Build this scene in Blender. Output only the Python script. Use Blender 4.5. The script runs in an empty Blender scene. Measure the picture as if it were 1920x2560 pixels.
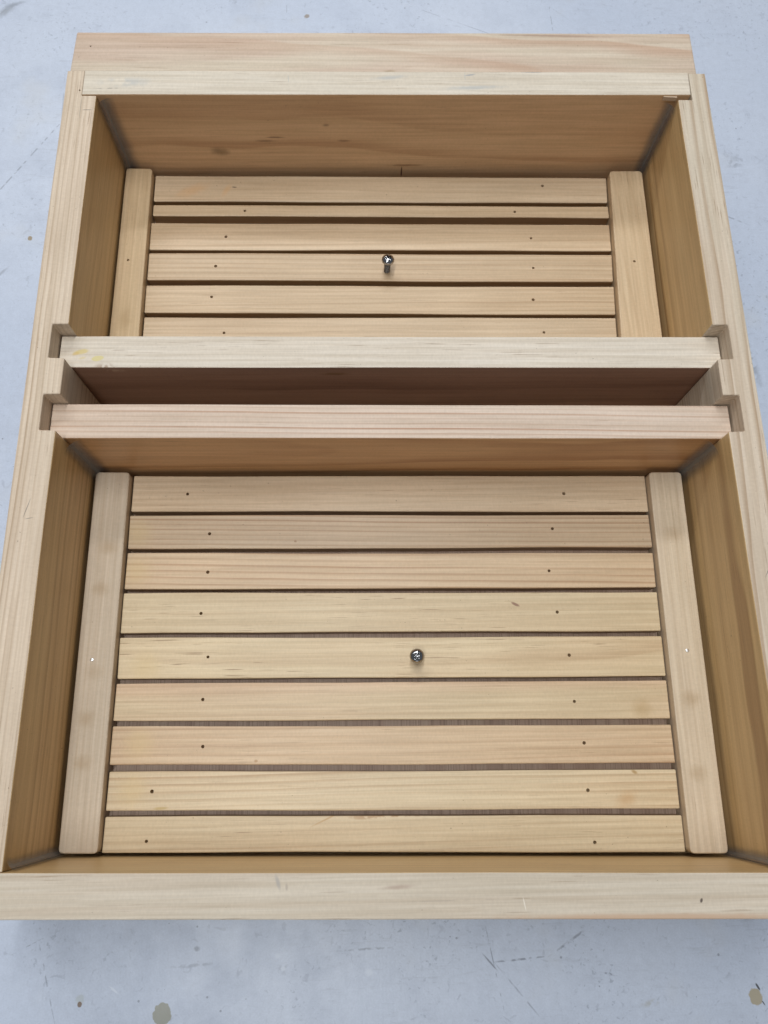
import bpy, bmesh, math, random
from mathutils import Vector, Matrix
scene = bpy.context.scene
R = math.radians
ZR = 0.085                      # height of the box rim above the table

# ------------------------------------------------------------------ camera
cam_d = bpy.data.cameras.new('camera'); cam = bpy.data.objects.new('camera', cam_d)
scene.collection.objects.link(cam); scene.camera = cam
cam.location = (-0.01515, 0.05400, 0.36070 + ZR)
cam.rotation_euler = (R(16.7247), R(-1.2057), R(-0.6400))
cam_d.sensor_fit = 'VERTICAL'; cam_d.sensor_height = 36; cam_d.sensor_width = 27
cam_d.lens = 1908.04 / 2560 * 36
cam_d.clip_start = 0.01; cam_d.clip_end = 50
cam_d.dof.use_dof = True; cam_d.dof.focus_distance = 0.405; cam_d.dof.aperture_fstop = 20.0

# ------------------------------------------------------------------ light
w = bpy.data.worlds.new('World'); scene.world = w; w.use_nodes = True
bg = w.node_tree.nodes['Background']
bg.inputs['Color'].default_value = (0.86, 0.92, 1.0, 1); bg.inputs['Strength'].default_value = 0.13
def lamp(name, loc, target, sx, sy, power, col):
    d = bpy.data.lights.new(name, 'AREA'); d.shape = 'RECTANGLE'; d.size = sx; d.size_y = sy
    d.energy = power; d.color = col
    o = bpy.data.objects.new(name, d); scene.collection.objects.link(o)
    o.location = loc
    o.rotation_euler = (Vector(target) - Vector(loc)).to_track_quat('-Z', 'Y').to_euler()
    return o
CT = (0, 0.2, 0.05)
lamp('ceiling_tube_far', (-0.40, 2.05, 1.95), CT, 1.9, 0.12, 25, (0.96, 0.98, 1.0))
lamp('ceiling_tube_left', (-0.18, 0.24, 2.00), CT, 1.9, 0.10, 29, (0.97, 0.99, 1.0))
lamp('window_behind', (0.1, -2.5, 1.45), CT, 1.3, 0.9, 3.5, (0.94, 0.97, 1.0))

vs = scene.view_settings
vs.view_transform = 'Standard'; vs.look = 'None'; vs.gamma = 1; vs.exposure = 0.06
vs.use_curve_mapping = False
scene.render.engine = 'CYCLES'

# ------------------------------------------------------------------ helpers
rnd = random.Random(7)
COL = scene.collection.objects

def empty(name, loc):
    o = bpy.data.objects.new(name, None); COL.link(o); o.location = loc
    o.empty_display_size = 0.02
    return o

def link(name, me, loc, mats, parent=None, smooth=False):
    for m in mats: me.materials.append(m)
    o = bpy.data.objects.new(name, me); COL.link(o)
    if parent:
        o.parent = parent
        o.location = Vector(loc) - parent.matrix_local.translation - (parent.parent.location if parent.parent else Vector())
    else:
        o.location = loc
    if smooth:
        for p in me.polygons: p.use_smooth = True
    return o

def mesh_of(bm, name):
    me = bpy.data.meshes.new(name); bm.normal_update(); bm.to_mesh(me); bm.free(); return me

def subdivide_long(bm, axis, n):
    pass

def prism_bm(poly, z0, z1, bev=0.0006, seg=2, cuts=0, wob=0.0, seed=0):
    """plan polygon (counter-clockwise) pushed up from z0 to z1, edges eased"""
    cx = sum(p[0] for p in poly) / len(poly); cy = sum(p[1] for p in poly) / len(poly); cz = (z0 + z1) / 2
    bm = bmesh.new()
    vb = [bm.verts.new((x - cx, y - cy, z0 - cz)) for x, y in poly]
    vt = [bm.verts.new((x - cx, y - cy, z1 - cz)) for x, y in poly]
    bm.faces.new(vb[::-1]); bm.faces.new(vt)
    n = len(poly)
    for i in range(n):
        bm.faces.new((vb[i], vb[(i + 1) % n], vt[(i + 1) % n], vt[i]))
    bm.normal_update()
    if bev:
        bmesh.ops.bevel(bm, geom=bm.edges[:], offset=bev, segments=seg, profile=0.5, affect='EDGES')
    return bm, Vector((cx, cy, cz))

def punch(me, holes):
    """real round holes bored in the top: (x, y, ztop, radius, depth) in mesh coordinates"""
    if not holes: return me
    bmc = bmesh.new()
    for (x, y, zt, r, d) in holes:
        rx = r * rnd.uniform(0.95, 1.25)
        bmesh.ops.create_cone(bmc, cap_ends=True, segments=10, radius1=r * 0.8, radius2=rx, depth=d + 0.002,
                              matrix=Matrix.Translation((x, y, zt + 0.001 - d / 2)))
    cm = mesh_of(bmc, 'cutter')
    a = bpy.data.objects.new('punch_a', me); b = bpy.data.objects.new('punch_b', cm)
    COL.link(a); COL.link(b)
    md = a.modifiers.new('b', 'BOOLEAN'); md.object = b; md.operation = 'DIFFERENCE'; md.solver = 'EXACT'
    dg = bpy.context.evaluated_depsgraph_get()
    out = bpy.data.meshes.new_from_object(a.evaluated_get(dg))
    bpy.data.objects.remove(a); bpy.data.objects.remove(b); bpy.data.meshes.remove(cm)
    return out

# ------------------------------------------------------------------ materials
class NT:
    def __init__(s, name):
        s.m = bpy.data.materials.new(name); s.m.use_nodes = True
        s.t = s.m.node_tree; s.n = s.t.nodes; s.b = s.n['Principled BSDF']
    def lk(s, a, b): s.t.links.new(a, b)
    def put(s, sock, v):
        if isinstance(v, bpy.types.NodeSocket): s.lk(v, sock)
        elif v is not None: sock.default_value = v
    def math(s, op, a, b=None, c=None, clamp=False):
        n = s.n.new('ShaderNodeMath'); n.operation = op; n.use_clamp = clamp
        s.put(n.inputs[0], a)
        if b is not None: s.put(n.inputs[1], b)
        if c is not None: s.put(n.inputs[2], c)
        return n.outputs[0]
    def vmath(s, op, a, b=None):
        n = s.n.new('ShaderNodeVectorMath'); n.operation = op
        s.put(n.inputs[0], a)
        if b is not None: s.put(n.inputs[1], b)
        return n.outputs['Value'] if op in ('LENGTH', 'DOT_PRODUCT') else n.outputs[0]
    def noise(s, vec, scale=1, detail=2, rough=0.5, dist=0):
        n = s.n.new('ShaderNodeTexNoise'); s.put(n.inputs['Vector'], vec)
        n.inputs['Scale'].default_value = scale; n.inputs['Detail'].default_value = detail
        n.inputs['Roughness'].default_value = rough; n.inputs['Distortion'].default_value = dist
        return n.outputs['Fac']
    def rng(s, v, a, b, c=0.0, d=1.0, smooth=True):
        n = s.n.new('ShaderNodeMapRange'); n.interpolation_type = 'SMOOTHSTEP' if smooth else 'LINEAR'
        s.put(n.inputs[0], v)
        for i, q in enumerate((a, b, c, d)): n.inputs[i + 1].default_value = q
        return n.outputs[0]
    def mix(s, f, a, b, mode='MIX'):
        n = s.n.new('ShaderNodeMix'); n.data_type = 'RGBA'; n.blend_type = mode
        s.put(n.inputs['Factor'], f)
        for k, v in (('A', a), ('B', b)):
            sk = [i for i in n.inputs if i.name == k and i.type == 'RGBA'][0]
            if isinstance(v, bpy.types.NodeSocket): s.lk(v, sk)
            else: sk.default_value = (*v, 1)
        return [o for o in n.outputs if o.type == 'RGBA'][0]
    def coord(s):
        return s.n.new('ShaderNodeTexCoord').outputs['Object']
    def inv(s, vec, loc, rz, size):
        n = s.n.new('ShaderNodeMapping'); n.vector_type = 'TEXTURE'; s.lk(vec, n.inputs['Vector'])
        n.inputs['Location'].default_value = loc; n.inputs['Rotation'].default_value = (0, 0, rz)
        n.inputs['Scale'].default_value = size
        return n.outputs[0]
    def spots(s, col, vec, lst, wobble=0.22, wscale=260):
        """stains and marks: (centre, radii, turn, colour, strength, softness[, dashed])"""
        if not lst: return col
        nz = s.n.new('ShaderNodeTexNoise'); s.lk(vec, nz.inputs['Vector']); nz.inputs['Scale'].default_value = wscale
        nz.inputs['Detail'].default_value = 2
        nv = s.vmath('SUBTRACT', nz.outputs['Color'], (0.5, 0.5, 0.5))
        for sp in lst:
            c, rad, rz, colr, st, soft = sp[:6]
            q = s.inv(vec, c, rz, rad)
            nn = s.n.new('ShaderNodeVectorMath'); nn.operation = 'SCALE'; s.lk(nv, nn.inputs[0])
            nn.inputs['Scale'].default_value = wobble * 2
            q = s.vmath('ADD', q, nn.outputs[0])
            f = s.rng(s.vmath('LENGTH', q), 1 - soft, 1.0, st, 0.0)
            if len(sp) > 6:
                f = s.math('MULTIPLY', f, s.rng(s.noise(vec, sp[6], 1), 0.42, 0.56))
            col = s.mix(f, col, colr)
        return col

def pine(name, grain='X', base=(0.60, 0.47, 0.32), late=(0.46, 0.30, 0.17), pink=(0.62, 0.42, 0.30),
         pith=(0.03, -0.05), spacing=0.0035, ring=0.6, warp=0.004, ticks=0.5, blotch=0.5, rough=0.55,
         slope=0.0, spots=(), seed=None, fibre=0.10, pinkmask=None):
    N = NT(name)
    P0 = N.coord()
    rr = random.Random(name if seed is None else seed)
    sd = (rr.uniform(-5, 5), rr.uniform(-5, 5), rr.uniform(-5, 5))
    sep = N.n.new('ShaderNodeSeparateXYZ'); N.lk(P0, sep.inputs[0])
    u, v, z = (sep.outputs[0], sep.outputs[1], sep.outputs[2]) if grain == 'X' else (sep.outputs[1], sep.outputs[0], sep.outputs[2])
    def vec(a, b, c):
        n = N.n.new('ShaderNodeCombineXYZ')
        N.lk(N.math('MULTIPLY_ADD', u, a, sd[0]), n.inputs[0])
        N.lk(N.math('MULTIPLY_ADD', v, b, sd[1]), n.inputs[1])
        N.lk(N.math('MULTIPLY_ADD', z, c, sd[2]), n.inputs[2])
        return n.outputs[0]
    # growth rings round a pith line that runs along the board
    w1 = N.math('SUBTRACT', N.noise(vec(9, 22, 22), 1, 2, 0.5), 0.5)
    w2 = N.math('SUBTRACT', N.noise(vec(2.5, 6, 6), 1, 1, 0.5), 0.5)
    dv = N.math('ADD', N.math('SUBTRACT', v, pith[0]), N.math('MULTIPLY', u, slope))
    dz = N.math('SUBTRACT', z, pith[1])
    r = N.math('SQRT', N.math('ADD', N.math('MULTIPLY', dv, dv), N.math('MULTIPLY', dz, dz)))
    r = N.math('MULTIPLY_ADD', w1, warp, r)
    r = N.math('MULTIPLY_ADD', w2, warp * 3.5, r)
    ph = N.math('FRACT', N.math('DIVIDE', r, spacing))
    up = N.rng(ph, 0.45, 0.90); dn = N.rng(ph, 0.92, 1.0, 1.0, 0.0)
    rg = N.math('MULTIPLY', up, dn)
    rid = N.math('FLOOR', N.math('DIVIDE', r, spacing))
    wn = N.n.new('ShaderNodeTexWhiteNoise'); wn.noise_dimensions = '1D'; N.lk(rid, wn.inputs['W'])
    rg = N.math('MULTIPLY', rg, N.math('MULTIPLY_ADD', wn.outputs['Value'], 0.8, 0.3))
    rmod = N.rng(N.noise(vec(5, 30, 30), 1, 2), 0.25, 0.7, 0.35, 1.0)
    rg = N.math('MULTIPLY', N.math('MULTIPLY', rg, rmod), ring)
    # colour
    b1 = N.rng(N.noise(vec(6, 45, 45), 1, 3, 0.55), 0.36, 0.68)
    col = N.mix(N.math('MULTIPLY', b1, blotch), base, pink)
    if pinkmask:                                                     # a heartwood band on one side of the board
        c0, wd = pinkmask
        t = N.math('MULTIPLY_ADD', w2, 0.012, v)
        col = N.mix(N.rng(t, c0 - wd, c0 + wd, 0.0, 0.85), col, pink)
    b2 = N.noise(vec(14, 14, 14), 1, 3, 0.6)
    col = N.mix(1.0, col, N.mix(b2, (0.88, 0.87, 0.84), (1.10, 1.10, 1.10)), 'MULTIPLY')
    col = N.mix(rg, col, late)
    fb = N.noise(vec(28, 1500, 1500), 1, 3, 0.65)
    col = N.mix(1.0, col, N.mix(fb, (1 - fibre * 1.6,) * 3, (1 + fibre,) * 3), 'MULTIPLY')
    fm = N.noise(vec(11, 480, 480), 1, 3, 0.6)
    col = N.mix(1.0, col, N.mix(N.rng(fm, .3, .7), (0.90, 0.87, 0.83), (1.06, 1.06, 1.06)), 'MULTIPLY')
    fz = N.noise(vec(900, 420, 420), 1, 2, 0.6)                       # sawn fuzz
    col = N.mix(1.0, col, N.mix(fz, (0.90,) * 3, (1.08,) * 3), 'MULTIPLY')
    # resin canals: short dark dashes along the grain
    tk = N.rng(N.noise(vec(50, 1500, 1500), 1, 1, 0.5), 0.645, 0.74)
    tm = N.rng(N.noise(vec(16, 70, 70), 1, 1), 0.42, 0.60)
    tk = N.math('MULTIPLY', N.math('MULTIPLY', tk, tm), ticks * 0.85)
    col = N.mix(tk, col, (0.20, 0.105, 0.045))
    dots = N.rng(N.noise(vec(800, 900, 900), 1, 0), 0.86, 0.90)
    col = N.mix(N.math('MULTIPLY', dots, 0.5), col, (0.10, 0.06, 0.03))
    col = N.spots(col, P0, spots)
    N.lk(col, N.b.inputs['Base Color'])
    rf = N.math('MULTIPLY_ADD', fb, 0.18, rough - 0.08)
    N.lk(rf, N.b.inputs['Roughness'])
    N.b.inputs['IOR'].default_value = 1.46
    h = N.math('ADD', N.math('MULTIPLY', fb, 0.6), N.math('MULTIPLY', fz, 0.5))
    h = N.math('ADD', h, N.math('MULTIPLY', rg, 0.5))
    bp = N.n.new('ShaderNodeBump'); bp.inputs['Strength'].default_value = 0.35; bp.inputs['Distance'].default_value = 0.00022
    N.lk(h, bp.inputs['Height']); N.lk(bp.outputs[0], N.b.inputs['Normal'])
    return N.m

RAW = dict(base=(0.65, 0.54, 0.42), late=(0.41, 0.29, 0.19), pink=(0.63, 0.495, 0.385), rough=0.62)
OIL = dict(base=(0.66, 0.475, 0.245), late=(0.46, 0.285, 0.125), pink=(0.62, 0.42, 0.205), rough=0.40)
SLAT = dict(base=(0.625, 0.475, 0.315), late=(0.36, 0.205, 0.095), pink=(0.58, 0.42, 0.265), rough=0.45)

# ------------------------------------------------------------------ table
def table_material():
    N = NT('painted_table'); P = N.coord()
    big = N.noise(P, 5, 3, 0.55); mid = N.noise(P, 28, 4, 0.65); fine = N.noise(P, 240, 3, 0.6)
    col = N.mix(N.rng(big, 0.3, 0.7), (0.475, 0.53, 0.64), (0.515, 0.565, 0.665))
    col = N.mix(N.rng(mid, 0.46, 0.74, 0.0, 0.34), col, (0.40, 0.44, 0.53))
    col = N.mix(1.0, col, N.mix(fine, (0.90,) * 3, (1.07,) * 3), 'MULTIPLY')
    grit = N.noise(P, 950, 2, 0.7)
    col = N.mix(1.0, col, N.mix(grit, (0.86,) * 3, (1.12,) * 3), 'MULTIPLY')
    # brush drag of the old paint
    sep = N.n.new('ShaderNodeSeparateXYZ'); N.lk(P, sep.inputs[0])
    cb = N.n.new('ShaderNodeCombineXYZ'); N.lk(N.math('MULTIPLY', sep.outputs[0], 160), cb.inputs[0]); N.lk(N.math('MULTIPLY', sep.outputs[1], 14), cb.inputs[1])
    br = N.noise(cb.outputs[0], 1, 3, 0.6)
    # grey scuffs in clusters
    clus = N.rng(N.noise(P, 13, 2), 0.44, 0.64)
    sc = N.rng(N.noise(P, 330, 3, 0.6, 0.4), 0.585, 0.70)
    col = N.mix(N.math('MULTIPLY', N.math('MULTIPLY', sc, clus), 0.5), col, (0.20, 0.23, 0.28))
    sc2 = N.rng(N.noise(P, 150, 2, 0.7, 1.0), 0.62, 0.74)
    col = N.mix(N.math('MULTIPLY', sc2, 0.40), col, (0.30, 0.33, 0.40))
    # drifts of fine rubbed-in dirt and dull patches
    for sc3, rt, st in ((34, 0.5, 0.20), (48, 2.0, 0.16)):
        mp = N.n.new('ShaderNodeMapping'); N.lk(P, mp.inputs['Vector']); mp.inputs['Rotation'].default_value = (0, 0, rt); mp.inputs['Scale'].default_value = (1, 9, 1)
        d = N.rng(N.noise(mp.outputs[0], sc3, 4, 0.7), 0.56, 0.76)
        d = N.math('MULTIPLY', d, N.rng(N.noise(P, 7, 2), 0.42, 0.62))
        col = N.mix(N.math('MULTIPLY', d, st * 1.6), col, (0.25, 0.27, 0.31))
    col = N.mix(N.rng(N.noise(P, 17, 3, 0.6), 0.56, 0.74, 0, 0.22), col, (0.50, 0.49, 0.46))
    # specks
    vo = N.n.new('ShaderNodeTexVoronoi'); N.lk(P, vo.inputs['Vector']); vo.inputs['Scale'].default_value = 105
    wn = N.n.new('ShaderNodeTexWhiteNoise'); N.lk(vo.outputs['Color'], wn.inputs['Vector'])
    lim = N.math('MULTIPLY', N.rng(wn.outputs['Value'], 0.62, 1.0, 0.0, 1.0, False), 0.075)
    sp = N.math('LESS_THAN', vo.outputs['Distance'], lim)
    col = N.mix(N.math('MULTIPLY', sp, 0.5), col, (0.10, 0.11, 0.13))
    # hairline scratches, broken up
    for i, (sc_, th, rot) in enumerate(((3.1, 0.0016, 0.4), (4.7, 0.0018, 1.3))):
        mp = N.n.new('ShaderNodeMapping'); N.lk(P, mp.inputs['Vector'])
        mp.inputs['Rotation'].default_value = (0, 0, rot); mp.inputs['Scale'].default_value = (1, 0.45, 1)
        mp.inputs['Location'].default_value = (i * 3.3, 1.7, 0)
        v2 = N.n.new('ShaderNodeTexVoronoi'); v2.feature = 'DISTANCE_TO_EDGE'; v2.voronoi_dimensions = '2D'
        N.lk(mp.outputs[0], v2.inputs['Vector']); v2.inputs['Scale'].default_value = sc_
        ln = N.rng(v2.outputs['Distance'], th * 0.4, th, 1.0, 0.0)
        ln = N.math('MULTIPLY', ln, N.rng(N.noise(P, 170, 2), 0.46, 0.60))
        ln = N.math('MULTIPLY', ln, N.rng(N.noise(P, 9, 1), 0.48, 0.62))
        col = N.mix(N.math('MULTIPLY', ln, 0.75), col, (0.17, 0.19, 0.23))
    tan = (0.40, 0.36, 0.26); brown = (0.16, 0.10, 0.06); grey = (0.19, 0.21, 0.25); wht = (0.58, 0.63, 0.72); olive = (0.27, 0.27, 0.22)
    L = [((-0.2414, 0.3821, 0), (0.0018, 0.0021, 1), 0, (0.27, 0.20, 0.10), 1, .3),
         ((-0.0582, 0.5794, 0), (0.0026, 0.0022, 1), .5, (0.24, 0.19, 0.14), .9, .4),
         ((-0.1616, -0.0700, 0), (0.0026, 0.0030, 1), 0, (0.40, 0.44, 0.46), .8, .5),
         ((-0.1616, -0.0722, 0), (0.0014, 0.0015, 1), 0, brown, 1, .3),
         ((-0.1197, -0.0774, 0), (0.0048, 0.0052, 1), 0, olive, 1, .07),
         ((0.1849, -0.0746, 0), (0.0036, 0.0044, 1), .3, (0.36, 0.31, 0.21), 1, .15),
         ((0.1868, -0.0702, 0), (0.0007, 0.0022, 1), .5, (0.05, 0.05, 0.05), 1, .4),
         ((0.1886, -0.0775, 0), (0.0004, 0.0016, 1), .6, (0.05, 0.05, 0.05), 1, .4),
         ((-0.283, 0.582, 0), (0.012, 0.005, 1), .9, (0.24, 0.26, 0.29), .75, .9),
         ((-0.277, 0.588, 0), (0.011, 0.0025, 1), .4, grey, .6, .9),
         ((-0.059, -0.0577, 0), (0.0045, 0.0035, 1), 0, grey, .55, .9, 300),
         ((-0.059, -0.0577, 0), (0.0018, 0.0014, 1), 0, wht, .9, .6),
         ((-0.0148, -0.0601, 0), (0.0030, 0.0022, 1), 0, wht, .8, .7),
         ((-0.062, -0.0519, 0), (0.0022, 0.0018, 1), 0, wht, .6, .7),
         ((-0.1039, -0.0480, 0), (0.0022, 0.0016, 1), 0, grey, .7, .7),
         ((0.048, -0.0565, 0), (0.0006, 0.0065, 1), .75, (0.15, 0.16, 0.19), .8, .6),
         ((0.064, -0.0555, 0), (0.018, 0.0007, 1), .08, (0.13, 0.14, 0.17), .9, .6, 260),
         ((0.092, -0.0465, 0), (0.016, 0.0009, 1), .55, (0.15, 0.16, 0.19), .8, .7, 260),
         ((0.062, -0.070, 0), (0.024, 0.0006, 1), -.85, grey, .8, .7, 120),
         ((0.110, -0.0630, 0), (0.0050, 0.0007, 1), -.2, (0.11, 0.12, 0.15), .8, .6, 400),
         ((0.130, -0.0765, 0), (0.0070, 0.0022, 1), .2, (0.30, 0.28, 0.20), .6, .9, 300),
         ((-0.180, -0.0600, 0), (0.030, 0.0005, 1), -1.25, grey, .8, .7, 330),
         ((-0.190, -0.0450, 0), (0.012, 0.0004, 1), .45, grey, .8, .7, 330),
         ((-0.145, -0.0660, 0), (0.0035, 0.0007, 1), -.6, wht, .9, .5),
         ((-0.146, -0.0655, 0), (0.0030, 0.0004, 1), -.6, (0.12, 0.13, 0.15), .7, .5, 400),
         ((-0.105, -0.0555, 0), (0.016, 0.0012, 1), .05, grey, .6, .8, 300),
         ((-0.016, -0.0495, 0), (0.022, 0.0008, 1), .04, grey, .7, .8, 300),
         ((-0.252, 0.445, 0), (0.060, 0.0007, 1), 1.02, grey, .8, .5, 220),
         ((-0.232, 0.500, 0), (0.034, 0.0005, 1), 1.62, grey, .6, .6, 60),
         ((-0.220, 0.520, 0), (0.020, 0.0004, 1), -.9, grey, .6, .6, 120),
         ((-0.222, 0.527, 0), (0.0050, 0.0026, 1), .4, grey, .6, .9, 260),
         ((-0.257, 0.355, 0), (0.0090, 0.0016, 1), .85, grey, .55, .9),
         ((-0.270, 0.325, 0), (0.0080, 0.0010, 1), -1.0, grey, .6, .9),
         ((0.055, 0.575, 0), (0.055, 0.0005, 1), -.42, grey, .7, .6, 60),
         ((0.150, 0.570, 0), (0.040, 0.0005, 1), -.75, grey, .6, .6, 60),
         ((0.0885, 0.5500, 0), (0.0022, 0.0010, 1), 0, (0.06, 0.06, 0.07), .9, .5),
         ((0.2335, 0.387, 0), (0.0016, 0.0014, 1), .3, (0.30, 0.28, 0.22), .9, .4),
         ((0.238, 0.4020, 0), (0.020, 0.0008, 1), -.45, grey, .75, .7, 260),
         ((0.250, 0.448, 0), (0.010, 0.007, 1), .9, grey, .6, .9, 300),
         ((0.236, 0.300, 0), (0.0045, 0.040, 1), .18, (0.16, 0.17, 0.19), .85, .9, 210),
         ((0.224, 0.262, 0), (0.0035, 0.030, 1), .1, (0.16, 0.17, 0.19), .85, .9, 240),
         ((0.2125, 0.22, 0), (0.0030, 0.030, 1), .1, (0.20, 0.20, 0.20), .8, .9, 200),
         ((0.2115, 0.5175, 0), (0.0008, 0.0040, 1), -.35, (0.13, 0.14, 0.16), .9, .5)]
    L = [t[:4] + (t[4] * (.72 if len(t) > 6 else .9),) + t[5:] for t in L]
    col = N.spots(col, P, L, 0.3, 420)
    N.lk(col, N.b.inputs['Base Color'])
    N.lk(N.rng(mid, 0.3, 0.8, 0.36, 0.58), N.b.inputs['Roughness'])
    bp = N.n.new('ShaderNodeBump'); bp.inputs['Strength'].default_value = 0.25; bp.inputs['Distance'].default_value = 0.0006
    N.lk(N.math('ADD', N.math('MULTIPLY', br, 0.7), N.math('MULTIPLY', fine, 0.3)), bp.inputs['Height'])
    N.lk(bp.outputs[0], N.b.inputs['Normal'])
    return N.m

bm, c = prism_bm([(-0.75, -0.45), (0.75, -0.45), (0.75, 0.95), (-0.75, 0.95)], -0.04, 0.0, 0.003)
bmesh.ops.translate(bm, verts=bm.verts, vec=c)
tab = link('table', mesh_of(bm, 'table'), (0, 0, 0), [table_material()])
tab['kind'] = 'structure'
tab['label'] = 'pale blue painted table top with scuffs, scratches and paint spots'

# ------------------------------------------------------------------ the box
box = empty('wooden_box', (0, 0.21, 0))
box['label'] = 'shallow unpainted pine box divided into two compartments and a narrow slot'
box['category'] = 'wooden box'

def board(name, poly, z0, z1, raw, oil=None, parent=box, bev=0.0006, holes=(), oil_if=None, lean=0.0, edge_mat=None):
    bm, c = prism_bm(poly, ZR + z0, ZR + z1, bev)
    if lean:                                                     # the front board is not quite plumb
        for v in bm.verts:
            if v.co.y + c.y < 0.01: v.co.y += lean * (v.co.z + c.z - ZR) / ZR
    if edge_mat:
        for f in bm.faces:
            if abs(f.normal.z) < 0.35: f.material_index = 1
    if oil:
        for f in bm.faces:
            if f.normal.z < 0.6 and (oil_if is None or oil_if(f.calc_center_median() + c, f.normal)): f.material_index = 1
    me = mesh_of(bm, name)
    if holes: me = punch(me, [(x - c.x, y - c.y, ZR + z1 - c.z, r, d) for x, y, r, d in holes])
    return link(name, me, c, [raw] + ([oil] if oil else []) + ([edge_mat] if edge_mat else []), parent)

def wavy(poly, amp=0.00022, seed=1, step=0.024):
    """long edges of sawn timber wander a little"""
    rr = random.Random(seed); out = []
    for i, p in enumerate(poly):
        q = poly[(i + 1) % len(poly)]; L = math.hypot(q[0] - p[0], q[1] - p[1]); out.append(tuple(p))
        if L < 0.06: continue
        n = int(L / step); nx, ny = (q[1] - p[1]) / L, -(q[0] - p[0]) / L
        ph = [rr.uniform(0, 6.3) for _ in range(3)]
        for k in range(1, n):
            t = k / n
            d = amp * math.sin(math.pi * t) ** .3 * (.9 * math.sin(3.5 * t + ph[0]) + .6 * math.sin(9 * t + ph[1]) + .35 * math.sin(21 * t + ph[2]))
            out.append((p[0] + (q[0] - p[0]) * t + nx * d, p[1] + (q[1] - p[1]) * t + ny * d))
    return out

def loc_of(poly, z0, z1):
    return Vector((sum(p[0] for p in poly) / len(poly), sum(p[1] for p in poly) / len(poly), ZR + (z0 + z1) / 2))
def rel(lst, poly, z0, z1):
    """stain positions given from the rim, turned into the board's own coordinates"""
    c = loc_of(poly, z0, z1)
    return [((s[0][0] - c.x, s[0][1] - c.y, ZR + s[0][2] - c.z),) + tuple(s[1:]) for s in lst]

BOT = -ZR + 0.0001
# side boards with two stopped housings each and a rabbet at the far end
XLo, XLi, XLn = -0.1900, -0.1718, -0.1803
polyL = [(XLo, 0.0022), (XLi, 0.0020), (XLi, 0.2063), (XLn, 0.2065), (XLn, 0.2264), (XLi, 0.2264), (XLi, 0.2469), (XLn, 0.2472),
         (XLn, 0.2669), (XLi, 0.2669), (XLi, 0.4174), (XLn, 0.4174), (XLn, 0.4356), (XLo - .0004, 0.4356)]
XRo, XRi, XRn = 0.1900, 0.1717, 0.1803
polyR = [(XRo, -0.0030), (XRo + .0005, 0.4377), (XRn, 0.4377), (XRn, 0.4178), (XRi, 0.4178), (XRi, 0.2667), (XRn, 0.2667), (XRn, 0.2464),
         (XRi, 0.2461), (XRi, 0.2253), (XRn, 0.2253), (XRn, 0.2050), (XRi, 0.2047), (XRi, -0.0027)]
polyL = wavy(polyL, .00015, 3); polyR = wavy(polyR, .00015, 4)
pencil = (0.13, 0.12, 0.11)
spL = rel([((-0.1760, 0.4070, 0), (0.0036, 0.00028, .01), .02, pencil, .8, .5), ((-0.1760, 0.4174, 0), (0.0045, 0.00022, .01), 0, pencil, .8, .5),
           ((-0.1800, 0.4075, 0), (0.0003, 0.011, .01), 0, pencil, .45, .6), ((-0.1812, 0.165, 0), (0.0003, 0.006, .01), -.25, pencil, .7, .6),
           ((-0.1795, 0.160, 0), (0.0026, 0.0003, .01), .2, pencil, .6, .6)], polyL, BOT, 0)
oil_y = lambda p, n: (p.y < 0.2058 or p.y > 0.2672) and abs(n.x) > 0.5 and abs(p.x) < 0.1726
board('side_board', polyL, BOT, 0,
      pine('pine_side_left', 'Y', **{**RAW, 'pith': (0.06, 0.035), 'spacing': 0.0026, 'ring': 0.9, 'warp': 0.0022, 'ticks': 0.55, 'blotch': 0.35, 'spots': spL, 'warp': 0.0026}),
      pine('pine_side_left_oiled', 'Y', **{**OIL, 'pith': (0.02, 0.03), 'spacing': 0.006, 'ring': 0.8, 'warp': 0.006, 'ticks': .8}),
      holes=[(-0.1818, 0.4211, 0.00055, 0.004)], oil_if=oil_y, lean=.0025)
spR = rel([((0.1815, 0.1330, 0), (0.0003, 0.0075, .01), -.5, pencil, .75, .6), ((0.1840, 0.1400, 0), (0.0003, 0.008, .01), .25, pencil, .5, .6)], polyR, BOT, 0)
board('side_board', polyR, BOT, 0,
      pine('pine_side_right', 'Y', **{**RAW, 'pith': (-0.03, 0.09), 'spacing': 0.0030, 'ring': 0.95, 'warp': 0.003, 'ticks': 0.75, 'blotch': 0.4, 'spots': spR, 'base': (0.61, 0.53, 0.425)}),
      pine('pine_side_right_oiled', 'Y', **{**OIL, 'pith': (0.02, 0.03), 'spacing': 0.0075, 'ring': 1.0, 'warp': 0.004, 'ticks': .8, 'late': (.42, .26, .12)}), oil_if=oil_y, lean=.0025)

# end boards
polyF = [(-0.1915, -0.0163), (0.1915, -0.0216), (0.1915, -0.0032), (-0.1915, 0.0020)]; polyF = wavy(polyF, .00012, 5)
dk = (0.36, 0.30, 0.25)
spF = rel([((-0.0539, -0.0034, 0), (0.0012, 0.0042, .01), .3, (0.36, 0.33, 0.30), .75, .8), ((-0.0022, -0.0062, 0), (0.010, 0.0013, .01), .06, (0.38, 0.28, 0.22), .7, .9),
           ((0.1287, -0.0134, 0), (0.0007, 0.0013, .01), -.4, (0.07, 0.05, 0.04), .9, .5), ((0.052, -0.0135, 0), (0.0003, 0.0034, .01), .2, (0.74, 0.68, 0.58), .8, .5),
           ((-0.050, -0.0055, 0), (0.0009, 0.0022, .01), .1, dk, .6, .8), ((0.02, -0.0118, 0), (0.035, 0.0003, .01), 0.01, dk, .5, .7, 150), ((0.11, -0.0198, 0), (0.10, 0.0024, .01), -.010, (0.50, 0.34, 0.23), .8, .8)], polyF, BOT, 0)
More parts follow.
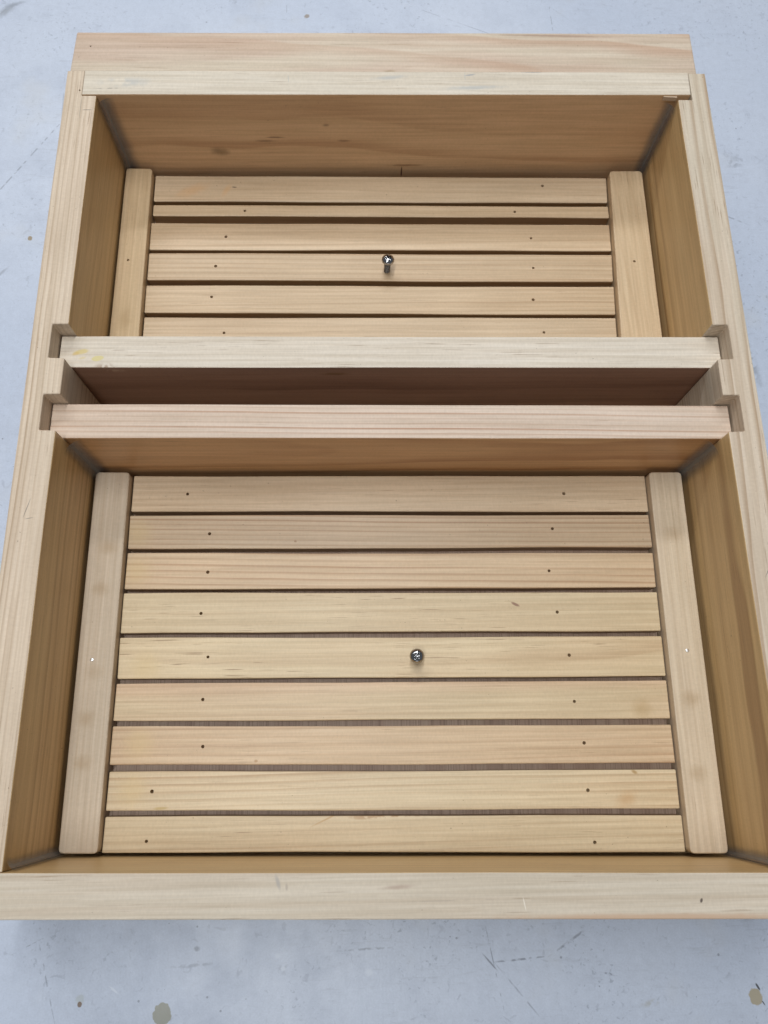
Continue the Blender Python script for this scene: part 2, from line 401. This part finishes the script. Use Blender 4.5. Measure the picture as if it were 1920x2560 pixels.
front_raw = pine('pine_front', 'X', **{**RAW, 'pith': (-0.055, -0.02), 'spacing': 0.0045, 'ring': 0.22, 'warp': 0.003, 'ticks': .45, 'blotch': 0.45,
                                        'base': (0.60, 0.53, 0.435), 'pink': (0.60, 0.505, 0.41), 'spots': spF})
board('front_board', polyF, BOT, 0, front_raw,
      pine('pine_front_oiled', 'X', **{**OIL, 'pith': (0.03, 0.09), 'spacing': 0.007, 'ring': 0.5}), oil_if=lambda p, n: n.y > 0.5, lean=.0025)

polyW = [(-0.1801, 0.4177), (0.1797, 0.4211), (0.1800, 0.4379), (-0.1801, 0.4357)]; polyW = wavy(polyW, .00012, 6)
blue = (0.40, 0.42, 0.42)
spW = rel([((-0.155, 0.4270, 0), (0.020, 0.0050, .004), .03, blue, .55, .9, 130), ((-0.163, 0.4224, 0), (0.015, 0.0003, .004), .03, pencil, .7, .6, 200),
           ((0.000, 0.4320, 0), (0.014, 0.0022, .004), .1, blue, .55, .9), ((0.050, 0.4250, 0), (0.026, 0.0022, .004), .05, blue, .6, .9),
           ((0.048, 0.4345, 0), (0.0045, 0.0008, .004), .2, (0.30, 0.31, 0.33), .8, .8), ((0.085, 0.4372, 0), (0.010, 0.0008, .004), 0, (0.24, 0.25, 0.27), .8, .8, 300),
           ((-0.060, 0.4305, 0), (0.0003, 0.004, .004), .1, blue, .6, .6), ((0.045, 0.4335, 0), (0.0003, 0.004, .004), 0, blue, .6, .6),
           # bruises and the split low on its inner face
           ((-0.108, 0.4185, -0.045), (0.0085, 0.02, 0.0050), 0, (0.16, 0.095, 0.04), .62, .9), ((-0.078, 0.4187, -0.036), (0.0090, 0.02, 0.0015), 0, (0.15, 0.08, 0.04), .6, .9),
           ((-0.071, 0.4187, -0.033), (0.0080, 0.02, 0.0010), 0, (0.12, 0.06, 0.03), .7, .8), ((-0.028, 0.4190, -0.036), (0.0060, 0.02, 0.0013), 0, (0.15, 0.08, 0.04), .6, .9),
           ((-0.039, 0.4190, -0.023), (0.0030, 0.02, 0.0016), 0, (0.20, 0.11, 0.06), .6, .9), ((0.0095, 0.4194, -0.0635), (0.0006, 0.02, 0.0060), 0, (0.07, 0.025, 0.01), .95, .5),
           ((0.012, 0.4194, -0.0575), (0.016, 0.02, 0.0014), 0, (0.24, 0.11, 0.05), .7, .9)], polyW, BOT, 0)
wm = {**RAW, 'base': (0.68, 0.615, 0.52), 'late': (0.50, 0.42, 0.32), 'pink': (0.67, 0.59, 0.485)}
board('end_board', polyW, BOT, 0.0004,
      pine('pine_end', 'X', **{**wm, 'pith': (0.05, 0.05), 'spacing': 0.004, 'ring': 0.3, 'ticks': 0.4, 'blotch': 0.4, 'spots': spW}),
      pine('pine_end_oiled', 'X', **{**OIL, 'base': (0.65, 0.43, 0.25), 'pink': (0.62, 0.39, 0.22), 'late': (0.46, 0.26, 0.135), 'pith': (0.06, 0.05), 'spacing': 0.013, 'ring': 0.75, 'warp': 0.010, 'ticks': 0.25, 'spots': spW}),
      oil_if=lambda p, n: n.y < -0.5)

polyC = [(-0.1894, 0.4360), (0.1859, 0.4381), (0.1857, 0.4696), (-0.1884, 0.4660)]; polyC = wavy(polyC, .00012, 7)
spC = rel([((0.0, 0.4379, 0), (0.006, 0.0016, .01), 0, (0.34, 0.24, 0.14), .7, .8), ((0.100, 0.4665, 0), (0.055, 0.0014, .01), -.012, (0.34, 0.23, 0.17), .75, .8)], polyC, BOT, -0.0008)
board('outer_end_board', polyC, BOT, -0.0008,
      pine('pine_outer', 'X', **{**RAW, 'base': (0.63, 0.545, 0.435), 'pink': (0.56, 0.42, 0.33), 'late': (0.50, 0.32, 0.215), 'pith': (-0.022, -0.012), 'spacing': 0.0075,
                                  'ring': 0.75, 'warp': 0.006, 'ticks': 0.35, 'blotch': 0.8, 'slope': 0.035, 'spots': spC}),
      bev=0.0009, holes=[(-0.179, 0.4551, 0.0006, 0.004)])

raw_sliver = pine('pine_sliver', 'X', **{**RAW, 'base': (.50, .38, .27), 'pink': (.46, .33, .23)})
board('torn_sliver', [(.1632, .4199), (.1715, .4194), (.1715, .4207), (.1634, .4207)], -.0030, -.0002, raw_sliver, bev=.0002)

# dividers dropped into the housings
DZ = -0.0115
polyD1 = [(-0.1796, 0.2474), (0.1796, 0.2469), (0.1796, 0.2660), (-0.1796, 0.2661)]; polyD1 = wavy(polyD1, .00012, 8)
glue = (0.60, 0.47, 0.17)
spD1 = rel([((-0.1680, 0.2567, DZ), (0.0052, 0.0019, .004), .18, glue, .75, .55), ((-0.1710, 0.2556, DZ), (0.0026, 0.0013, .004), .3, (0.55, 0.38, 0.12), .6, .6),
            ((-0.1670, 0.2530, DZ), (0.0028, 0.0009, .004), .2, glue, .45, .7), ((-0.1590, 0.2527, DZ), (0.0036, 0.0017, .004), .15, (0.62, 0.53, 0.24), .85, .22),
            ((-0.155, 0.2473, -0.0120), (0.008, 0.004, 0.0012), 0, (0.30, 0.19, 0.12), .7, .7, 300), ((-0.150, 0.2473, -0.0150), (0.008, 0.004, 0.0020), 0, (0.46, 0.30, 0.20), .7, .8, 260),
            ((-0.032, 0.2472, -0.019), (0.011, 0.004, 0.0026), 0, (0.15, 0.07, 0.02), .75, .9)], polyD1, BOT, DZ)
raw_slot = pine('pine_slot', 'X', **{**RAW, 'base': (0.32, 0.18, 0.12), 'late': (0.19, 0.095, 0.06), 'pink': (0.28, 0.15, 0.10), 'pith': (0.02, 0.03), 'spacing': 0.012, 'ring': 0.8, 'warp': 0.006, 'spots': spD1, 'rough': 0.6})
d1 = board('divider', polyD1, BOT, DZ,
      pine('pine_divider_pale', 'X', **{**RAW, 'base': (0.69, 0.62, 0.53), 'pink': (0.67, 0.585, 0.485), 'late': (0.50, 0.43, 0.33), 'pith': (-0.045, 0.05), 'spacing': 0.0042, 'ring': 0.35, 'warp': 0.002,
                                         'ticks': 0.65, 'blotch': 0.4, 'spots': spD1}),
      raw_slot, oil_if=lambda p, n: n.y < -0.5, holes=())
polyD2 = [(-0.1799, 0.2067), (0.1793, 0.2054), (0.1793, 0.2246), (-0.1799, 0.2260)]; polyD2 = wavy(polyD2, .00012, 9)
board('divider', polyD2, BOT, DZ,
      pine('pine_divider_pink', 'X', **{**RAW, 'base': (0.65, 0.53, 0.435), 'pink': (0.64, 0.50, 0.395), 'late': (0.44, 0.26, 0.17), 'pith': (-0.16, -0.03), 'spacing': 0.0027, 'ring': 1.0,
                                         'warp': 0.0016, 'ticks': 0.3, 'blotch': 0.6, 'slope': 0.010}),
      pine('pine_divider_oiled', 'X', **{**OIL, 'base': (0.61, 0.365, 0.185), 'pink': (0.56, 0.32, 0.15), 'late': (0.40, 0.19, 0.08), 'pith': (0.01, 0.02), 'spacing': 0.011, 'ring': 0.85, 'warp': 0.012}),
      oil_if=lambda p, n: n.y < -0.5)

# plywood bottom, its face grain runs front to back
def ply():
    N = NT('plywood'); P = N.coord()
    sep = N.n.new('ShaderNodeSeparateXYZ'); N.lk(P, sep.inputs[0])
    cb = N.n.new('ShaderNodeCombineXYZ'); N.lk(N.math('MULTIPLY', sep.outputs[0], 1500), cb.inputs[0]); N.lk(N.math('MULTIPLY', sep.outputs[1], 18), cb.inputs[1])
    f = N.noise(cb.outputs[0], 1, 3, 0.6)
    cb2 = N.n.new('ShaderNodeCombineXYZ'); N.lk(N.math('MULTIPLY', sep.outputs[0], 90), cb2.inputs[0]); N.lk(N.math('MULTIPLY', sep.outputs[1], 9), cb2.inputs[1])
    g = N.noise(cb2.outputs[0], 1, 2, 0.5)
    col = N.mix(N.rng(g, 0.3, 0.7), (0.42, 0.28, 0.20), (0.50, 0.36, 0.265))
    col = N.mix(N.rng(f, 0.46, 0.66, 0, 0.6), col, (0.22, 0.13, 0.085))
    N.lk(col, N.b.inputs['Base Color']); N.b.inputs['Roughness'].default_value = 0.5
    return N.m
ZS, ZST = -0.0610, -0.0555         # slat tops, stile tops
ZP = -0.0695                       # plywood top
plym = ply()
FL = -0.0800                       # floor of the box
floor_m = pine('pine_floor', 'Y', **{**OIL, 'ring': 0.5})
for y0, y0r, y1 in ((-0.0002, -0.0053, 0.2053), (0.2262, 0.2250, 0.2468), (0.2662, 0.2662, 0.4176)):   # one bay each side of the dividers
    board('bottom_panel', [(-0.1717, y0), (0.1716, y0r), (0.1716, y1), (-0.1717, y1)], BOT + .0001, FL, floor_m, bev=0)

# clear sealant smeared into the upright corners
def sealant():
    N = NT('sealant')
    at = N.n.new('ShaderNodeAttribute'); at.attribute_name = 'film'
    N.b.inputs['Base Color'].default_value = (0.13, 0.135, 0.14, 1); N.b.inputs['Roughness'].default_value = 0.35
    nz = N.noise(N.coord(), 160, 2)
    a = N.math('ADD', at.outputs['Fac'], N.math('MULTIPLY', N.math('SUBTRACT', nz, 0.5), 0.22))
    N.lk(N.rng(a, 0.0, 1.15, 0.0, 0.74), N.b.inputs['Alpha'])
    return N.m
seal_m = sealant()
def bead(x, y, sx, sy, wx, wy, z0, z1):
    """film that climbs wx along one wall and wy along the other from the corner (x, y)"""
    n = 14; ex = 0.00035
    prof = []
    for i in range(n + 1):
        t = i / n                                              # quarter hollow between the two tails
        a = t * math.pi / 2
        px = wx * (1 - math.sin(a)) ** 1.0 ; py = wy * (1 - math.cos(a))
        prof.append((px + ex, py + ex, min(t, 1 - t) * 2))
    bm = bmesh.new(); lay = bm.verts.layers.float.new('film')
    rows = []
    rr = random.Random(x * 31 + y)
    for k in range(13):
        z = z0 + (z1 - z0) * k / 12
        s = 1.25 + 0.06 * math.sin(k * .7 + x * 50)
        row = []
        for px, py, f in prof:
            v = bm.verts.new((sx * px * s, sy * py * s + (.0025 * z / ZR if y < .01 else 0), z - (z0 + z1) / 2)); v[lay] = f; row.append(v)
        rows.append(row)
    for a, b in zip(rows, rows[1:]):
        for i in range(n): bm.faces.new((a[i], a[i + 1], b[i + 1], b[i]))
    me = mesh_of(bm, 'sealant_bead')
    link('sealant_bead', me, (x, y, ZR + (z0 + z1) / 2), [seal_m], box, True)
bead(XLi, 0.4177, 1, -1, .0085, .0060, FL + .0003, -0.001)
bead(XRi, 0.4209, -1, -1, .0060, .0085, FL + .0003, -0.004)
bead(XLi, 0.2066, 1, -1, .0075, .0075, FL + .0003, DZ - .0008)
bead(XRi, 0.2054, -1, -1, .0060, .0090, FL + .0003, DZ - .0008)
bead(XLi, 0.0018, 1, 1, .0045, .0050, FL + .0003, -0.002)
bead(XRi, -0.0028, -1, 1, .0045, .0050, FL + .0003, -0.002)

# ------------------------------------------------------------------ slatted racks
def slat_style(i, **kw):
    d = {**SLAT, 'pith': (rnd.choice((-1, 1)) * rnd.uniform(.06, .12), rnd.uniform(-.07, -.03)), 'spacing': rnd.uniform(.0024, .0042), 'ring': 0.65, 'warp': 0.002,
         'ticks': 0.5, 'blotch': 0.45, 'slope': rnd.uniform(-.015, .015)}
    d.update(kw)
    k, h = rnd.uniform(.90, 1.06), rnd.uniform(-.05, .05)               # no two slats from the same plank
    d['base'] = tuple(c * k * m for c, m in zip(d['base'], (1, 1 - h * .35, 1 - h)))
    return d

def eased(poly, r=0.0022, n=3):
    out = []
    for i, p in enumerate(poly):
        p = Vector(p); a = (Vector(poly[i - 1]) - p).normalized(); b = (Vector(poly[(i + 1) % len(poly)]) - p).normalized()
        p0, p1 = p + a * r, p + b * r
        for k in range(n + 1):
            t = k / n; q = p0 * (1 - t) ** 2 + p * 2 * t * (1 - t) + p1 * t * t; out.append((q.x, q.y))
    return out

slat_edge_shade = pine('pine_slat_edge', 'X', **{**OIL, 'base': (.30, .175, .075), 'pink': (.28, .15, .06), 'late': (.2, .1, .04), 'ring': .4})  # shade of the gaps between slats, painted into the side colour
def rack(name, label, cat, slats, holes, stiles, stile_holes, styles, stile_styles, xl, xr, y0):
    root = empty(name, (0, y0, ZR + FL))
    root['label'] = label; root['category'] = cat; root['group'] = 'slatted racks lying in the box'
    for i, (s, h) in enumerate(zip(slats, holes)):
        bl, br, fl, fr = s
        def edge(k, y):                                          # inner edge of a stile at depth y
            a, b = ((stiles[0][1], stiles[0][2]), (stiles[1][0], stiles[1][3]))[k]
            t = (y - a[1]) / (b[1] - a[1]); return a[0] + (b[0] - a[0]) * t + (.0003, -.0003)[k] + (rnd.uniform(0, .0005), -rnd.uniform(0, .0005))[k]
        poly = [(edge(0, fl), fl), (edge(1, fr), fr), (edge(1, br), br), (edge(0, bl), bl)]
        poly = wavy(poly, .00024, 40 + i + int(y0 * 100))
        st = dict(styles[i]); st['spots'] = rel(st.get('spots', ()), poly, ZP, ZS)
        board('slat', poly, ZP + .0001, ZS + rnd.uniform(-.0003, .0001), pine('pine_%s_%d' % (name, i), 'X', **st), parent=root, bev=0.0006, edge_mat=slat_edge_shade,
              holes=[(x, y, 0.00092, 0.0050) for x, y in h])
    (a, _, _, d), (_, b, c, _) = stiles
    ins = .0012
    board('backing_panel', [(a[0] + ins, a[1] + ins), (b[0] - ins, b[1] + ins), (c[0] - ins, c[1] - ins), (d[0] + ins, d[1] - ins)], FL + .0001, ZP, plym, parent=root, bev=0)
    for i, poly in enumerate(stiles):
        st = dict(stile_styles[i]); st['spots'] = rel(st.get('spots', ()), eased(poly), ZP + .0001, ZST)
        board('stile', eased(poly), ZP + .0001, ZST, pine('pine_%s_stile_%d' % (name, i), 'Y', **st), parent=root, bev=0.0007,
              holes=[(x, y, 0.00088, 0.003) for x, y in stile_holes[i]])
    return root

far_slats = [(.4134, .4134, .3932, .3939), (.3905, .3910, .3821, .3820), (.3767, .3766, .3564, .3566), (.3538, .3536, .3341, .3337),
             (.3303, .3302, .3109, .3100), (.3076, .3074, .2885, .2880)]
far_holes = [[(.1032, .4069)], [(-.0933, .3862), (.0834, .3864)], [(-.1046, .3663), (.0928, .3661)], [(-.1100, .3443), (.0927, .3436)],
             [(-.1115, .3221), (.0912, .3205)], [(-.1024, .2967), (.0963, .2972)]]
org = (0.62, 0.36, 0.17)
far_styles = [slat_style(0, ring=.15, blotch=.5, ticks=.3, spots=[((-.128, .402, ZS), (.016, .006, .004), .4, org, .5, .9), ((-.106, .402, ZS), (.003, .007, .004), -.5, org, .5, .9),
                                                                ((-.101, .4045, ZS), (.0022, .0006, .004), -.1, (.10, .06, .03), .85, .6)]),
              slat_style(1, ring=.15, ticks=.15), slat_style(2, ring=.35, pinkmask=(-.002, .004), ticks=.2), slat_style(3, ring=.55, spacing=.0030, ticks=.2),
              slat_style(4, ring=.4, ticks=.3), slat_style(5, ring=.3, ticks=.45)]
def smudge(x, y): return ((x, y, ZST), (.006, .012, .004), 0, (.36, .24, .11), .45, .95)
far_stiles = [[(-.1705, .2690), (-.1526, .2690), (-.1538, .4142), (-.1708, .4144)], [(.1417, .2690), (.1680, .2690), (.1689, .4146), (.1472, .4144)]]
fr = rack('slatted_rack', 'small slatted pine rack with a screw, in the far compartment', 'slatted rack', far_slats, far_holes, far_stiles,
          [[(-.1637, .3448)], [(.1564, .345)]], far_styles,
          [slat_style(9, ring=.25, base=(.60, .45, .275), spots=[smudge(-.162, .303)]), slat_style(10, ring=.3, slope=.1, base=(.61, .46, .29))], -.1690, .1665, .34)

near_slats = [(.2034, .2022, .1816, .1801), (.1792, .1782, .1595, .1587), (.1573, .1555, .1365, .1355), (.1343, .1328, .1121, .1110), (.1097, .1081, .0876, .0864),
              (.0851, .0841, .0658, .0639), (.0631, .0608, .0436, .0412), (.0404, .0380, .0213, .0186), (.0185, .0154, .0014, -.0022)]
near_holes = [[(-.1183, .1921), (.1004, .1914)], [(-.1043, .1682), (.0920, .1701)], [(-.1041, .1459), (.0883, .1454)], [(-.1066, .1227), (.0912, .1219)],
              [(-.1015, .0989), (.0960, .0981)], [(-.1030, .0764), (.0968, .0734)], [(-.1016, .0523), (.1002, .0519)], [(-.1265, .0304), (.1001, .0282)], [(-.1275, .0066), (.1014, .0030)]]
PK = dict(base=(.60, .455, .305), pink=(.57, .41, .26), late=(.34, .18, .085))
YL = dict(base=(.64, .52, .345), pink=(.62, .465, .29))
gs = lambda x, y: ((x, y, ZS), (.012, .012, .004), 0, (.60, .44, .20), .35, .9)
near_styles = [slat_style(0, ring=.2, blotch=.6, ticks=.5),
               slat_style(1, **PK, ring=.75, spacing=.0026, pith=(.11, -.04), warp=.0018, slope=.008, ticks=.2, spots=[gs(-.145, .169), ((-.0555, .1635, ZS), (.0011, .0009, .004), 0, (.30, .16, .07), .8, .6)]),
               slat_style(2, **PK, ring=.85, spacing=.0034, pith=(-.10, -.04), warp=.002, slope=.022, ticks=.15, spots=[gs(-.144, .147)]),
               slat_style(3, **YL, ring=.2, ticks=1.0, spots=[((.068, .1265, ZS), (.0032, .0010, .004), -.45, (.22, .11, .07), .85, .5)]),
               slat_style(4, **YL, ring=.25, spacing=.009, pith=(.03, -.05), warp=.008, ticks=.8, blotch=.7, spots=[gs(-.135, .094)]),
               slat_style(5, base=(.64, .50, .315), ring=.3, pinkmask=(.005, .004), pink=(.62, .44, .29), ticks=.3, spots=[((.133, .0695, ZS), (.008, .0075, .004), 0, (.40, .26, .11), .45, .95)]),
               slat_style(6, **PK, ring=.65, spacing=.0040, pith=(.13, -.05), warp=.0015, ticks=.35, spots=[gs(-.135, .054), ((-.0735, .0448, ZS), (.0012, .001, .004), 0, (.36, .2, .08), .7, .6)]),
               slat_style(7, **YL, ring=.6, spacing=.0036, pith=(-.12, -.04), warp=.0025, ticks=.25, spots=[gs(-.137, .031), ((.120, .0235, ZS), (.009, .0055, .004), .5, (.47, .25, .09), .4, .95),
                                                                                          ((.1255, .0370, ZS), (.0025, .0012, .004), -.5, (.36, .22, .08), .8, .7), ((-.1215, .0222, ZS), (.005, .001, .004), .05, (.42, .29, .09), .7, .7)]),
               slat_style(8, **YL, ring=.35, ticks=.6, spots=[((-.035, .0165, ZS), (.014, .0006, .004), .42, (.46, .28, .12), .7, .7), ((.0, .0172, ZS), (.030, .0010, .004), 0, (.33, .18, .08), .75, .8, 330),
                                                                 ((-.0165, .0165, ZS), (.012, .0016, .004), 0, (.36, .2, .09), .65, .8, 380)])]
near_stiles = [[(-.1694, .0021), (-.1499, .0017), (-.1507, .2036), (-.1701, .2038)], [(.1482, -.0023), (.1677, -.0025), (.1688, .2026), (.1497, .2026)]]
ps = dict(base=(.57, .465, .345), pink=(.56, .44, .325), late=(.42, .30, .19))
sm2 = lambda x, y, a=.5: ((x, y, ZST), (.0075, .0065, .004), 0, (.34, .23, .12), a * .95, .95)
nr = rack('slatted_rack', 'large slatted pine rack with a screw, in the near compartment', 'slatted rack', near_slats, near_holes, near_stiles, [[], []], near_styles,
          [slat_style(11, **ps, ring=.35, ticks=.2, spots=[sm2(-.159, .159), sm2(-.161, .136), sm2(-.160, .091, .35), sm2(-.162, .067), sm2(-.162, .045)]),
           slat_style(12, base=(.60, .505, .385), pink=(.59, .475, .36), late=(.45, .33, .22), ring=.25, ticks=.35, spots=[sm2(.159, .165, .35), sm2(.158, .074), sm2(.157, .036, .4)])], -.1675, .1660, .10)

# pale brad heads set in the near rack's stiles
def metal(name, col, rough):
    N = NT(name); N.b.inputs['Metallic'].default_value = 1; N.b.inputs['Base Color'].default_value = (*col, 1)
    N.lk(N.rng(N.noise(N.coord(), 700, 2), 0.3, 0.7, rough * .7, rough * 1.4), N.b.inputs['Roughness'])
    return N.m
steel = metal('steel', (0.48, 0.48, 0.49), 0.10); dark = metal('thread_steel', (0.30, 0.29, 0.28), 0.28)
bright = metal('brad_steel', (0.86, 0.87, 0.88), 0.4)
def lathe(prof, seg, name, cap=True):
    bm = bmesh.new(); rows = []
    for r, z in prof:
        rows.append([bm.verts.new((r * math.cos(2 * math.pi * k / seg), r * math.sin(2 * math.pi * k / seg), z)) for k in range(seg)])
    for a, b in zip(rows, rows[1:]):
        for k in range(seg): bm.faces.new((a[k], a[(k + 1) % seg], b[(k + 1) % seg], b[k]))
    if cap: bm.faces.new(rows[0][::-1]); bm.faces.new(rows[-1])
    return bm
for x, y in ((-.1619, .0974), (.1593, .0995)):
    link('brad_head', mesh_of(lathe([(.0010, -.0004), (.0010, .00012), (.0007, .00022), (.0002, .00025)], 12, 'b'), 'brad_head'), (x, y, ZR + ZST), [bright], nr, True)

# pan-head screws standing half driven in a slat
def screw(root, x, y, hgt, turn, lean, label):
    s = empty('screw', (0, 0, 0)); s.parent = root
    base = Vector((x, y, ZR + ZS))
    s.location = base - root.location; s.rotation_euler = (lean[0], lean[1], turn)
    s['label'] = label
    hr, hh = .0040, .0029
    prof = [(.0018, 0), (hr * .97, 0.0), (hr, .0004)]
    for i in range(1, 13):
        a = i / 12 * math.pi / 2
        prof.append((max(hr * math.cos(a), .0002), .0004 + (hh - .0004) * math.sin(a)))
    me = mesh_of(lathe(prof, 40, 'h'), 'head')
    bmc = bmesh.new()                                            # cross recess
    for ang in (0, math.pi / 2):
        r = bmesh.ops.create_cube(bmc, size=1)
        for v in r['verts']:
            lo = v.co.z < 0
            v.co = Vector((v.co.x * (.0026 if lo else .0046), v.co.y * (.0007 if lo else .00115), .0009 if lo else .0034))
        bmesh.ops.rotate(bmc, verts=r['verts'], matrix=Matrix.Rotation(ang, 3, 'Z'))
    cm = mesh_of(bmc, 'cut')
    a = bpy.data.objects.new('a', me); b = bpy.data.objects.new('b', cm); COL.link(a); COL.link(b)
    md = a.modifiers.new('b', 'BOOLEAN'); md.object = b; md.operation = 'DIFFERENCE'; md.solver = 'EXACT'; md.use_self = True
    me = bpy.data.meshes.new_from_object(a.evaluated_get(bpy.context.evaluated_depsgraph_get()))
    bpy.data.objects.remove(a); bpy.data.objects.remove(b)
    h = bpy.data.objects.new('head', me); me.materials.append(steel); COL.link(h); h.parent = s; h.location = (0, 0, hgt)
    for p in me.polygons: p.use_smooth = p.normal.z > -.5 and p.area < 6e-7
    bmh = bmesh.new()                                            # helical thread
    seg, pitch, turns = 20, .0008, (hgt + .003) / .0008
    n = int(turns * seg); prev = None
    for i in range(n + 1):
        a = 2 * math.pi * i / seg; z = -.003 + pitch * i / seg
        ring = [bmh.verts.new((r * math.cos(a), r * math.sin(a), min(z + dz, hgt))) for r, dz in ((.00165, 0), (.0020, pitch * .38), (.0020, pitch * .55), (.00165, pitch))]
        if prev:
            for k in range(3): bmh.faces.new((prev[k], ring[k], ring[k + 1], prev[k + 1]))
        prev = ring
    t = bpy.data.objects.new('thread', mesh_of(bmh, 'thread')); t.data.materials.append(dark); COL.link(t); t.parent = s
screw(fr, -.0012, .3412, .0104, .35, (R(-2), R(3)), 'shiny steel pan-head screw standing with its thread showing')
screw(nr, .0115, .0972, .0085, .75, (0, R(1.5)), 'shiny steel pan-head screw seen from straight above')
